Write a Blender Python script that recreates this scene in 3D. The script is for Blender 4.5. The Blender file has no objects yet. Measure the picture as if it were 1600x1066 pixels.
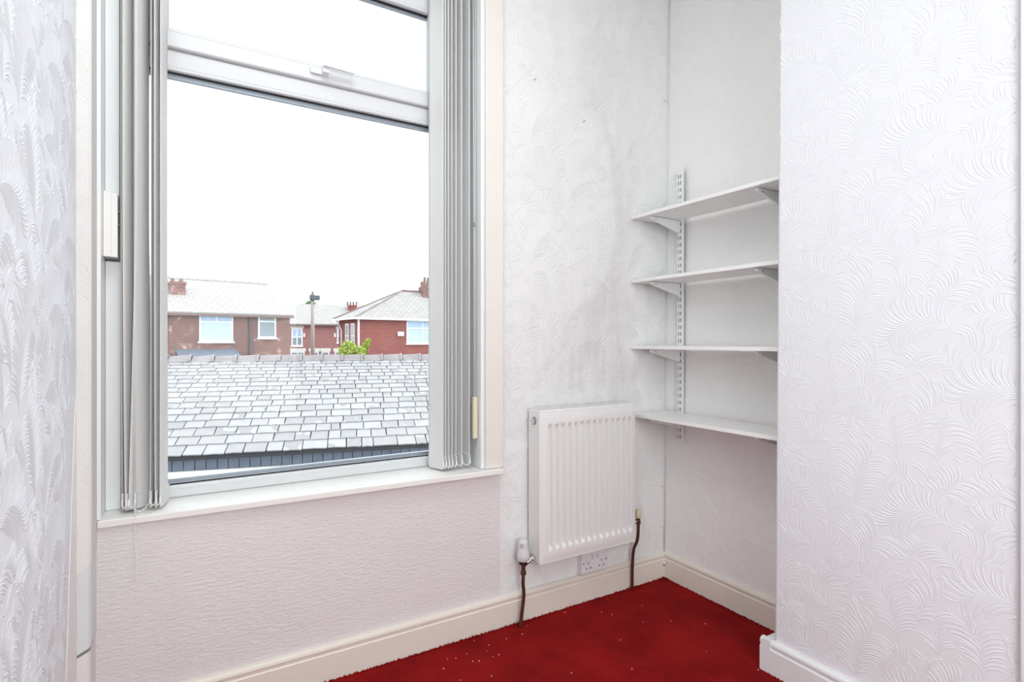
import bpy, bmesh, math, random
from mathutils import Vector, Matrix
R = math.radians
random.seed(7)
S = bpy.context.scene
C = S.collection

# ------------------------------------------------------------------ camera, world, lights
EYE = 1.135
YAW = R(30.8)
FPX = 855.0
cam_d = bpy.data.cameras.new('camera')
cam = bpy.data.objects.new('camera', cam_d)
C.objects.link(cam)
cam.location = (0, 0, EYE)
cam.rotation_euler = (R(90), 0, -YAW)
cam_d.sensor_width = 36
cam_d.lens = 36 * FPX / 1600
cam_d.clip_start = 0.02
cam_d.clip_end = 300
S.camera = cam

S.view_settings.view_transform = 'Standard'
S.view_settings.look = 'None'
S.view_settings.gamma = 1
S.view_settings.use_curve_mapping = False
S.view_settings.exposure = 0.05

w = bpy.data.worlds.new('world')
S.world = w
w.use_nodes = True
bg = w.node_tree.nodes['Background']
bg.inputs[0].default_value = (0.90, 0.955, 1.0, 1)
bg.inputs[1].default_value = 2.6

def light(name, kind, loc, energy, color=(1, 1, 1), direction=None, **kw):
    d = bpy.data.lights.new(name, kind)
    d.energy = energy
    d.color = color
    for k, v in kw.items():
        setattr(d, k, v)
    o = bpy.data.objects.new(name, d)
    o.location = loc
    if direction:
        o.rotation_euler = Vector(direction).to_track_quat('-Z', 'Y').to_euler()
    C.objects.link(o)
    return o

# sun high on the right-hand side of the street, grazing past the window
light('sun', 'SUN', (20, 0, 30), 2.4, (1, 0.96, 0.9), (-0.72, 0.02, -0.69), angle=R(0.6))
# added fill light behind the camera
light('rear_fill_light', 'AREA', (0.35, -1.52, 1.45), 36, (0.94, 0.983, 1.0), (0.05, 1, 0.0), shape='RECTANGLE', size=1.15, size_y=1.9)
# added fill light overhead, unseen, to lift the alcove and walls
light('overhead_fill_light', 'AREA', (0.30, 0.90, 2.82), 13, (0.945, 0.983, 0.995), (0, 0, -1), shape='DISK', size=0.9)

# ------------------------------------------------------------------ helpers
W = {}     # world location of the frame a mesh's vertices are given in

class MB:
    def __init__(s):
        s.v = []; s.f = []
    def add(s, vs, fs):
        n = len(s.v)
        s.v += [tuple(p) for p in vs]
        s.f += [tuple(i + n for i in f) for f in fs]
        return s
    def box(s, x0, x1, y0, y1, z0, z1):
        vs = [(x, y, z) for x in (x0, x1) for y in (y0, y1) for z in (z0, z1)]
        return s.add(vs, [(0, 1, 3, 2), (4, 6, 7, 5), (0, 4, 5, 1), (2, 3, 7, 6), (0, 2, 6, 4), (1, 5, 7, 3)])
    def prism(s, poly, axis, a, b):
        def P(p, t):
            return {0: (t, p[0], p[1]), 1: (p[0], t, p[1]), 2: (p[0], p[1], t)}[axis]
        n = len(poly)
        vs = [P(p, a) for p in poly] + [P(p, b) for p in poly]
        fs = [tuple(range(n))[::-1], tuple(range(n, 2 * n))] + [(i, (i + 1) % n, n + (i + 1) % n, n + i) for i in range(n)]
        return s.add(vs, fs)
    def tube(s, pts, r, n=10, cap=True):
        pts = [Vector(p) for p in pts]
        rr = r if isinstance(r, (list, tuple)) else [r] * len(pts)
        vs = []; fs = []
        up = Vector((0.123, 0.31, 0.94)).normalized()
        for i, p in enumerate(pts):
            t = (pts[min(i + 1, len(pts) - 1)] - pts[max(i - 1, 0)]).normalized()
            if abs(t.dot(up)) > 0.99: ax = t.orthogonal().normalized()
            else: ax = t.cross(up).normalized()
            if i and ax.dot(last) < 0: ax = -ax
            last = ax
            bx = t.cross(ax)
            for k in range(n):
                a = 2 * math.pi * k / n
                vs.append(p + (ax * math.cos(a) + bx * math.sin(a)) * rr[i])
        for i in range(len(pts) - 1):
            for k in range(n):
                fs.append((i * n + k, i * n + (k + 1) % n, (i + 1) * n + (k + 1) % n, (i + 1) * n + k))
        if cap:
            fs.append(tuple(range(n))[::-1]); fs.append(tuple(range((len(pts) - 1) * n, len(pts) * n)))
        return s.add(vs, fs)
    def lathe(s, prof, c, axis=(0, 0, 1), n=16):
        q = Vector((0, 0, 1)).rotation_difference(Vector(axis))
        c = Vector(c); vs = []; fs = []
        for r, h in prof:
            for k in range(n):
                a = 2 * math.pi * k / n
                vs.append(c + q @ Vector((r * math.cos(a), r * math.sin(a), h)))
        m = len(prof)
        for i in range(m - 1):
            for k in range(n):
                fs.append((i * n + k, i * n + (k + 1) % n, (i + 1) * n + (k + 1) % n, (i + 1) * n + k))
        fs.append(tuple(range(n))[::-1]); fs.append(tuple(range((m - 1) * n, m * n)))
        return s.add(vs, fs)
    def mesh(s, name, off=(0, 0, 0)):
        off = Vector(off)
        me = bpy.data.meshes.new(name)
        me.from_pydata([tuple(Vector(p) - off) for p in s.v], [], s.f)
        bm = bmesh.new(); bm.from_mesh(me)
        bmesh.ops.recalc_face_normals(bm, faces=bm.faces)
        bm.to_mesh(me); bm.free()
        return me
    def build(s, name, mat, parent=None, smooth=False, bevel=0, seg=2):
        if parent is not None:
            off = W[parent.name]
        else:
            xs, ys, zs = zip(*s.v)
            off = Vector(((min(xs) + max(xs)) / 2, (min(ys) + max(ys)) / 2, min(zs)))
        me = s.mesh(name, off)
        o = bpy.data.objects.new(name, me)
        C.objects.link(o)
        if parent is not None: o.parent = parent
        else: o.location = off
        W[o.name] = off
        me.materials.append(mat)
        if smooth: me.shade_smooth()
        if bevel:
            m = o.modifiers.new('bevel', 'BEVEL')
            m.width = bevel; m.segments = seg; m.limit_method = 'ANGLE'; m.angle_limit = R(40)
            if not smooth:
                me.shade_smooth()
                m.harden_normals = True
        return o

def tag(o, label=None, cat=None, group=None, kind=None):
    if label: o['label'] = label
    if cat: o['category'] = cat
    if group: o['group'] = group
    if kind: o['kind'] = kind
    return o

def thing(name, loc, label=None, cat=None, group=None, kind=None, rz=0):
    o = bpy.data.objects.new(name, None)
    o.empty_display_size = 0.05
    C.objects.link(o)
    o.location = loc
    o.rotation_euler = (0, 0, rz)
    W[o.name] = Vector(loc) if rz == 0 else Vector((0, 0, 0))   # rotated things: parts given in local coordinates
    return tag(o, label, cat, group, kind)

def struct(name, mb, mat, **kw):
    return tag(mb.build(name, mat, **kw), kind='structure')

# ------------------------------------------------------------------ materials
class N:
    """tiny node-tree writer"""
    def __init__(s, name):
        s.m = bpy.data.materials.new(name); s.m.use_nodes = True
        s.t = s.m.node_tree; s.n = s.t.nodes; s.l = s.t.links
        s.p = s.n['Principled BSDF']; s.out = s.n['Material Output']
    def new(s, typ, **kw):
        n = s.n.new(typ)
        for k, v in kw.items(): setattr(n, k, v)
        return n
    def put(s, sock, v):
        if isinstance(v, bpy.types.NodeSocket): s.l.new(v, sock)
        elif v is not None: sock.default_value = v
    def math(s, op, a, b=None, c=None, clamp=False):
        n = s.new('ShaderNodeMath', operation=op, use_clamp=clamp)
        s.put(n.inputs[0], a); s.put(n.inputs[1], b); s.put(n.inputs[2], c)
        return n.outputs[0]
    def vmath(s, op, a, b=None):
        n = s.new('ShaderNodeVectorMath', operation=op)
        s.put(n.inputs[0], a); s.put(n.inputs[1], b)
        return n.outputs[1] if op in ('LENGTH', 'DISTANCE', 'DOT_PRODUCT') else n.outputs[0]
    def mix(s, f, a, b):
        n = s.new('ShaderNodeMix', data_type='RGBA')
        s.put(n.inputs[0], f); s.put(n.inputs[6], a); s.put(n.inputs[7], b)
        return n.outputs[2]
    def mixf(s, f, a, b):
        n = s.new('ShaderNodeMix', data_type='FLOAT')
        s.put(n.inputs[0], f); s.put(n.inputs[2], a); s.put(n.inputs[3], b)
        return n.outputs[0]
    def smooth(s, v, a, b):
        n = s.new('ShaderNodeMapRange', interpolation_type='SMOOTHSTEP')
        s.put(n.inputs[0], v); n.inputs[1].default_value = a; n.inputs[2].default_value = b
        return n.outputs[0]
    def noise(s, vec, scale, detail=2, rough=0.5, dim='3D'):
        n = s.new('ShaderNodeTexNoise', noise_dimensions=dim)
        s.put(n.inputs['Vector'], vec); n.inputs['Scale'].default_value = scale
        n.inputs['Detail'].default_value = detail; n.inputs['Roughness'].default_value = rough
        return n.outputs[0]
    def pos(s):
        g = s.new('ShaderNodeNewGeometry'); return g.outputs['Position']
    def sep(s, v):
        n = s.new('ShaderNodeSeparateXYZ'); s.put(n.inputs[0], v); return n.outputs
    def comb(s, x=0.0, y=0.0, z=0.0):
        n = s.new('ShaderNodeCombineXYZ')
        for i, v in enumerate((x, y, z)): s.put(n.inputs[i], v)
        return n.outputs[0]
    def bump(s, h, strength=0.5, dist=0.002):
        n = s.new('ShaderNodeBump'); n.inputs['Strength'].default_value = strength
        n.inputs['Distance'].default_value = dist; s.put(n.inputs['Height'], h)
        s.l.new(n.outputs[0], s.p.inputs['Normal'])
    def col(s, c): s.put(s.p.inputs['Base Color'], c if isinstance(c, bpy.types.NodeSocket) else (*c, 1)); return s
    def rough(s, r): s.put(s.p.inputs['Roughness'], r); return s

def plain(name, c, rough=0.5, metal=0.0, var=0.0, scale=30, bump=0.0, spec=0.5):
    n = N(name); n.rough(rough); n.p.inputs['Metallic'].default_value = metal
    n.p.inputs['Specular IOR Level'].default_value = spec
    if var or bump:
        f = n.noise(n.pos(), scale, 3)
        n.col(n.mix(f, (*[max(0, x * (1 - var)) for x in c], 1), (*[min(1, x * (1 + var)) for x in c], 1)))
        if bump: n.bump(f, bump, 0.002)
    else: n.col(c)
    return n.m

def wallpaper(name, axis, color=(0.86, 0.86, 0.865), extra=None):
    """white painted embossed paper; the plumes themselves are relief geometry"""
    n = N(name); n.rough(0.62)
    n.p.inputs['Specular IOR Level'].default_value = 0.25
    P = n.sep(n.pos())
    u = P[axis]; z = P[2]
    h = n.noise(n.comb(u, z, 0.0), 240, 2, 0.6, dim='2D')
    h = n.math('MULTIPLY', h, 0.25)
    c = (*color, 1)
    if extra: c, h = extra(n, P, u, z, c, h)
    n.bump(h, 0.55, 0.0022)
    n.put(n.p.inputs['Base Color'], c)
    return n.m

def front_extra(n, P, u, z, c, h):
    # below the sill: another paper, fine sideways dashes
    co = n.comb(n.math('MULTIPLY', u, 0.28), z, 0.0)
    d = n.noise(co, 130, 3, 0.6, dim='2D')
    d2 = n.noise(n.comb(u, n.math('MULTIPLY', z, 0.5)), 300, 2, 0.6, dim='2D')
    dd = n.math('ADD', n.math('MULTIPLY', d, 2.2), n.math('MULTIPLY', d2, 0.7))
    m = n.math('MULTIPLY', n.math('LESS_THAN', u, 1.078), n.math('LESS_THAN', z, 0.66))
    h2 = n.mixf(m, h, dd)
    # soot bloom over the radiator, with a clean oval where something once hung
    ex = n.math('DIVIDE', n.math('SUBTRACT', u, 1.50), 0.18)
    ez = n.math('DIVIDE', n.math('SUBTRACT', z, 1.73), 0.44)
    rr = n.math('SQRT', n.math('ADD', n.math('MULTIPLY', ex, ex), n.math('MULTIPLY', ez, ez)))
    nz = n.noise(n.comb(n.math('MULTIPLY', u, 3.0), z), 2.6, 4, 0.6, dim='2D')
    rr = n.math('ADD', rr, n.math('MULTIPLY', n.math('SUBTRACT', nz, 0.5), 0.25))
    ring = n.math('MULTIPLY', n.smooth(rr, 0.88, 1.08), n.smooth(rr, 2.1, 1.05))
    lowz = n.math('MULTIPLY', n.smooth(z, 0.72, 0.9), n.smooth(z, 1.55, 0.95))
    lowx = n.math('MULTIPLY', n.smooth(u, 1.15, 1.35), n.smooth(u, 1.85, 1.7))
    streak = n.smooth(n.noise(n.comb(n.math('MULTIPLY', u, 9.0), n.math('MULTIPLY', z, 1.2)), 1.6, 3, 0.6, dim='2D'), 0.3, 0.7)
    low = n.math('MULTIPLY', n.math('MULTIPLY', lowz, lowx), streak)
    dirt = n.math('ADD', n.math('MULTIPLY', ring, n.math('MULTIPLY', n.smooth(u, 1.30, 1.66), 0.55)), n.math('MULTIPLY', low, 0.75), clamp=True)
    dirt = n.math('MULTIPLY', dirt, n.smooth(nz, 0.2, 0.62))
    c = n.mix(n.math('MULTIPLY', dirt, 0.55), c, (0.58, 0.565, 0.555, 1))
    c = n.mix(m, c, (0.82, 0.785, 0.78, 1))
    big = n.noise(n.comb(u, z), 1.7, 4, 0.6, dim='2D')
    c = n.mix(n.math('MULTIPLY', n.smooth(big, 0.45, 0.75), 0.22), c, (0.72, 0.70, 0.69, 1))
    return c, h2

M = {}
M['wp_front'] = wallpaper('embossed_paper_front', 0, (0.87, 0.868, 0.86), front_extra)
M['wp_side'] = wallpaper('embossed_paper_side', 1, (0.84, 0.848, 0.87))  # darkened to offset the stronger light on the chimney breast
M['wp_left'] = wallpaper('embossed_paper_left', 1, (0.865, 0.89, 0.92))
M['wp_alcove'] = wallpaper('embossed_paper_alcove', 1, (0.935, 0.925, 0.905))  # lightened to make up for the weaker light in the alcove
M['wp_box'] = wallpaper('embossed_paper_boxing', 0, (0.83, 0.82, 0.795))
M['plaster'] = plain('ceiling_plaster', (0.86, 0.86, 0.85), 0.8)
M['bare'] = plain('bare_plaster', (0.96, 0.955, 0.93), 0.8, var=0.05, scale=60, bump=0.3)
M['cream'] = plain('cream_gloss_paint', (0.85, 0.79, 0.70), 0.35, var=0.03, scale=12)
M['archi'] = plain('ivory_gloss_paint', (0.85, 0.81, 0.745), 0.35, var=0.03, scale=12)
M['sill'] = plain('sill_white_gloss', (0.91, 0.895, 0.86), 0.3, var=0.03, scale=9)
M['whitepaint'] = plain('white_gloss_paint', (0.84, 0.85, 0.85), 0.35, var=0.03, scale=9)
M['jamb'] = plain('jamb_white_paint', (0.90, 0.92, 0.925), 0.4, var=0.02, scale=9)
M['upvc'] = plain("white_upvc", (0.72, 0.735, 0.745), 0.28)
M['plastic'] = plain('white_plastic', (0.85, 0.86, 0.87), 0.35)
M['trunking'] = plain('grey_white_plastic', (0.76, 0.785, 0.80), 0.35)
M['bead'] = plain('bead_plastic', (0.88, 0.87, 0.86), 0.3)
M['gasket'] = plain('black_rubber', (0.015, 0.015, 0.018), 0.6)
M['spacer'] = plain('grey_spacer_bar', (0.42, 0.45, 0.5), 0.4, metal=0.3)
M['enamel'] = plain('radiator_enamel', (0.87, 0.865, 0.85), 0.3)
M['chrome'] = plain('chrome', (0.75, 0.75, 0.75), 0.18, metal=1)
M['brownpipe'] = plain('brown_painted_pipe', (0.085, 0.028, 0.016), 0.35, var=0.3, scale=40)
M['ivoryplastic'] = plain('yellowed_plastic', (0.72, 0.64, 0.42), 0.4)
M['creamplastic'] = plain('cream_toggle_plastic', (0.80, 0.73, 0.55), 0.4)
M['darkhole'] = plain('dark_slot', (0.02, 0.018, 0.016), 0.8)
M['steel'] = plain('dull_steel', (0.42, 0.40, 0.38), 0.4, metal=0.9)
M['rail'] = plain('rail_white_enamel', (0.88, 0.89, 0.88), 0.35)
M['bracket'] = plain('bracket_white_enamel', (0.85, 0.88, 0.865), 0.35)
M['shelf'] = plain('shelf_white_melamine', (0.92, 0.915, 0.90), 0.4, var=0.02, scale=20)
M['cord'] = plain('white_cord', (0.86, 0.86, 0.84), 0.6)

def fabric():
    n = N('blind_fabric')
    P = n.sep(n.pos())
    f1 = n.noise(n.comb(n.math('MULTIPLY', P[0], 2.0), n.math('MULTIPLY', P[1], 2.0), n.math('MULTIPLY', P[2], 26.0)), 22, 3, 0.6)
    c = n.mix(f1, (0.84, 0.845, 0.825, 1), (0.96, 0.96, 0.945, 1))
    n.col(c); n.rough(0.8); n.bump(f1, 0.15, 0.0005)
    tr = n.new('ShaderNodeBsdfTranslucent'); n.put(tr.inputs[0], (0.74, 0.74, 0.73, 1))
    mx = n.new('ShaderNodeMixShader'); mx.inputs[0].default_value = 0.2
    n.l.new(n.p.outputs[0], mx.inputs[1]); n.l.new(tr.outputs[0], mx.inputs[2]); n.l.new(mx.outputs[0], n.out.inputs[0])
    return n.m
M['fabric'] = fabric()

def glass(name, gloss=0.06, tint=(0.97, 0.985, 0.99)):
    n = N(name)
    t = n.new('ShaderNodeBsdfTransparent'); t.inputs[0].default_value = (*tint, 1)
    g = n.new('ShaderNodeBsdfGlossy'); g.inputs['Roughness'].default_value = 0.0
    mx = n.new('ShaderNodeMixShader')
    lw = n.new('ShaderNodeFresnel'); lw.inputs[0].default_value = 1.2
    n.l.new(lw.outputs[0], mx.inputs[0])
    n.l.new(t.outputs[0], mx.inputs[1]); n.l.new(g.outputs[0], mx.inputs[2]); n.l.new(mx.outputs[0], n.out.inputs[0])
    return n.m
M['glass'] = glass('window_glass')

def carpet():
    n = N('red_carpet'); n.rough(0.95); n.p.inputs['Specular IOR Level'].default_value = 0.1
    p = n.pos()
    f = n.noise(p, 300, 3, 0.6)
    b = n.noise(p, 4.5, 5, 0.62)
    c = n.mix(n.smooth(b, 0.3, 0.7), (0.26, 0.006, 0.007, 1), (0.42, 0.013, 0.012, 1))
    c = n.mix(n.math('MULTIPLY', f, 0.6), c, (0.12, 0.002, 0.004, 1))
    n.col(c); n.bump(f, 0.9, 0.004)
    return n.m
M['carpet'] = carpet()

def brick(name, c1, c2, mortar, patch=None, scale=1.0):
    n = N(name); n.rough(0.9)
    tc = n.new('ShaderNodeTexCoord'); P = n.sep(tc.outputs['Object'])
    co = n.comb(n.math('ADD', P[0], P[1]), P[2], 0.0)
    b = n.new('ShaderNodeTexBrick')
    n.put(b.inputs['Vector'], co)
    b.inputs['Color1'].default_value = (*c1, 1); b.inputs['Color2'].default_value = (*c2, 1); b.inputs['Mortar'].default_value = (*mortar, 1)
    b.inputs['Scale'].default_value = 1.0; b.inputs['Brick Width'].default_value = 0.225 * scale; b.inputs['Row Height'].default_value = 0.075 * scale
    b.inputs['Mortar Size'].default_value = 0.007 * scale
    c = b.outputs[0]
    f = n.noise(co, 3.2, 3, 0.75, dim='2D')
    if patch: c = n.mix(n.smooth(f, 0.58, 0.7), c, (*patch, 1))
    g = n.noise(co, 0.9, 2, 0.5, dim='2D')
    c = n.mix(n.math('MULTIPLY', n.smooth(g, 0.4, 0.65), 0.45), c, (*c2, 1))
    n.col(c)
    return n.m
M['brick_old'] = brick('old_mottled_brick', (0.28, 0.125, 0.10), (0.19, 0.115, 0.10), (0.26, 0.16, 0.14), (0.52, 0.38, 0.32), 2.2)
M['brick_red'] = brick('red_brick', (0.34, 0.105, 0.085), (0.26, 0.085, 0.075), (0.32, 0.15, 0.13), None, 1.6)
M['brick_far'] = brick('far_red_brick', (0.38, 0.17, 0.15), (0.31, 0.145, 0.13), (0.38, 0.21, 0.19), None, 1.6)

def tiled(name, c1, c2):
    n = N(name); n.rough(0.8)
    tc = n.new('ShaderNodeTexCoord'); P = n.sep(tc.outputs['Object'])
    b = n.new('ShaderNodeTexBrick'); n.put(b.inputs['Vector'], n.comb(P[0], n.math('MULTIPLY', P[2], 2.0), 0.0))
    b.inputs['Color1'].default_value = (*c1, 1); b.inputs['Color2'].default_value = (*c2, 1); b.inputs['Mortar'].default_value = (*[x * 0.62 for x in c2], 1)
    b.inputs['Scale'].default_value = 1; b.inputs['Brick Width'].default_value = 0.32; b.inputs['Row Height'].default_value = 0.24; b.inputs['Mortar Size'].default_value = 0.016
    f = n.noise(n.comb(P[0], P[1], P[2]), 1.3, 4, 0.7)
    n.col(n.mix(n.math('MULTIPLY', n.smooth(f, 0.5, 0.8), 0.4), b.outputs[0], (0.25, 0.20, 0.185, 1)))
    return n.m
M['far_slate'] = tiled('far_slates', (0.375, 0.355, 0.34), (0.325, 0.305, 0.295))

def slate():
    n = N('weathered_slate'); n.rough(0.62)
    oi = n.new('ShaderNodeObjectInfo')
    p = n.pos()
    vo = n.new('ShaderNodeTexVoronoi'); n.put(vo.inputs['Vector'], p); vo.inputs['Scale'].default_value = 3.6
    r = n.math('FRACT', n.math('ADD', oi.outputs['Random'], n.math('MULTIPLY', vo.outputs[0], 0.35)))
    ra = n.new('ShaderNodeValToRGB'); n.put(ra.inputs[0], r)
    e = ra.color_ramp.elements
    e[0].position = 0; e[0].color =(0.235, 0.226, 0.23, 1)
    e[1].position = 1; e[1].color = (0.335, 0.33, 0.32, 1)
    for q, cc in ((0.3, (0.275, 0.266, 0.27, 1)), (0.55, (0.30, 0.282, 0.278, 1)), (0.8, (0.30, 0.295, 0.31, 1))):
        x = e.new(q); x.color = cc
    f = n.noise(p, 9, 5, 0.7)
    c = n.mix(n.math('MULTIPLY', n.smooth(f, 0.48, 0.75), 0.5), ra.outputs[0], (0.325, 0.32, 0.31, 1))
    f2 = n.noise(p, 3.1, 3, 0.7)
    c = n.mix(n.math('MULTIPLY', n.smooth(f2, 0.55, 0.8), 0.35), c, (0.30, 0.24, 0.23, 1))
    n.col(c); n.bump(f, 0.3, 0.004)
    return n.m
M['slate'] = slate()
M['ridge'] = plain('clay_ridge', (0.235, 0.21, 0.21), 0.8, var=0.35, scale=3.5, bump=0.3)
M['roofdark'] = plain('roof_underlay', (0.05, 0.05, 0.055), 0.9)
M['boardblue'] = plain('blue_grey_board_paint', (0.12, 0.145, 0.19), 0.6, var=0.4, scale=6)
M['boardred'] = plain('faded_mauve_board_paint', (0.42, 0.35, 0.36), 0.6, var=0.25, scale=6)
M['railwhite'] = plain('white_rail_paint', (0.72, 0.70, 0.67), 0.6, var=0.1, scale=6)
M['exwhite'] = plain('white_window_frame', (0.80, 0.81, 0.82), 0.4)
M['curtain'] = plain('pane_with_net_curtain', (0.50, 0.60, 0.68), 0.25, var=0.12, scale=2.0)
M['panedark'] = plain('dark_pane', (0.26, 0.30, 0.32), 0.15, var=0.1, scale=2.0)
M['paneblue'] = plain('sky_blue_pane', (0.42, 0.56, 0.74), 0.15, var=0.1, scale=2)
M['stone'] = plain('pale_stone', (0.72, 0.69, 0.64), 0.8)
M['pipeblack'] = plain('dark_downpipe', (0.10, 0.09, 0.10), 0.5)
M['fascia'] = plain('brown_fascia', (0.20, 0.13, 0.12), 0.6)
M['asphalt'] = plain('ground_asphalt', (0.22, 0.21, 0.20), 0.9, var=0.2, scale=1.5)
M['leaf'] = plain('yellow_green_leaf', (0.42, 0.50, 0.10), 0.6, var=0.35, scale=9)
M['leafdark'] = plain('green_leaf', (0.16, 0.26, 0.10), 0.6, var=0.35, scale=2)
M['bark'] = plain('bark', (0.12, 0.08, 0.05), 0.9)
M['polewood'] = plain('weathered_pole', (0.33, 0.29, 0.26), 0.8, var=0.2, scale=3)
M['transformer'] = plain('pole_head_grey', (0.10, 0.12, 0.13), 0.6)

# ------------------------------------------------------------------ room geometry constants
D1 = 1.90      # window wall
D2 = 2.005     # alcove back wall
D3 = 1.73      # chimney breast face
XL = -0.245    # left wall
YB = -1.60     # rear wall
ZC = 2.90      # ceiling
OX0, OX1, OZ0, OZ1 = -0.212, 1.0, 0.613, 2.62     # window opening
TH = 0.28      # outer wall thickness
def d2(z): return D2 + 0.006 * (z - EYE) / 1.0 * 2.2       # alcove wall a little out of plumb
def yb(z): return 1.142 - 0.0085 * (z - EYE)               # breast corner a little out of plumb

floor = struct('floor', MB().box(XL - 0.1, 2.3, YB - 0.1, D1, -0.12, 0.0), M['carpet'])
struct('ceiling', MB().box(XL - 0.1, 2.3, YB - 0.1, D1 + TH, ZC, ZC + 0.1), M['plaster'])
wall_left = struct('wall_left', MB().box(XL - 0.1, XL, YB - 0.1, D1 + TH, 0, ZC), M['wp_left'])
wf = MB()
wf.box(XL, OX0, D1, D1 + TH, 0, ZC)
wf.box(OX1, 2.3, D1, D1 + TH, 0, ZC)
wf.box(OX0, OX1, D1, D1 + TH, 0, OZ0)
wf.box(OX0, OX1, D1, D1 + TH, OZ1, ZC)
wall_front = struct('wall_front', wf, M['wp_front'])
# alcove back wall (out of plumb)
wa = MB()
zs = (0, ZC)
wa.add([(d2(z), y, z) for z in zs for y in (0.9, D1)] + [(2.3, y, z) for z in zs for y in (0.9, D1)],
       [(0, 1, 3, 2), (4, 6, 7, 5), (0, 2, 6, 4), (1, 5, 7, 3), (0, 4, 5, 1), (2, 3, 7, 6)])
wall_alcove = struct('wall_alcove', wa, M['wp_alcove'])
# chimney breast
wb = MB()
wb.add([(x, y, z) for z in zs for (x, y) in ((D3, 0.505), (2.0, 0.505), (2.0, yb(z)), (D3, yb(z)))],
       [(3, 2, 1, 0), (4, 5, 6, 7), (0, 1, 5, 4), (1, 2, 6, 5), (2, 3, 7, 6), (3, 0, 4, 7)])
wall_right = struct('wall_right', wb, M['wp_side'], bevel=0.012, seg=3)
struct('wall_rear', MB().box(XL, 2.3, YB - 0.1, YB, 0, ZC), M['plaster'])
struct('wall_right_rear', MB().box(D3 + 0.02, 2.3, YB, 0.505, 0, ZC), M['plaster'])
struct('trim_2', MB().box(D3 - 0.012, D3 + 0.03, 0.39, 0.5038, 0, 2.1), M['whitepaint'], bevel=0.004)

# skirting boards, torus profile
def skirt_profile(t=0.02, h=0.118):
    return [(0, 0), (t, 0), (t, h - 0.030), (t - 0.004, h - 0.027), (t - 0.003, h - 0.020), (t - 0.001, h - 0.013),
            (t - 0.003, h - 0.006), (t - 0.010, h - 0.001), (0.003, h), (0, h)]
pf = skirt_profile()
struct('baseboard_front', MB().prism([(D1 - a, b) for a, b in pf], 0, OX0, D2 - 0.001), M['cream'])
struct('baseboard_alcove', MB().prism([(D2 - 0.012 - a, b) for a, b in pf], 1, 1.15, D1 - 0.004), M['cream'])
pb = skirt_profile(0.022, 0.112)
struct('baseboard_right', MB().prism([(D3 - a, b) for a, b in pb], 1, 0.5045, 1.1895), M['whitepaint'])
struct('baseboard_return', MB().prism([(1.15 + a * 1.8, b) for a, b in pb], 0, D3 - 0.0215, D2 - 0.03), M['whitepaint'])
struct('baseboard_left', MB().prism([(XL + a, b) for a, b in pf], 1, YB, 1.79), M['cream'])

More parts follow.
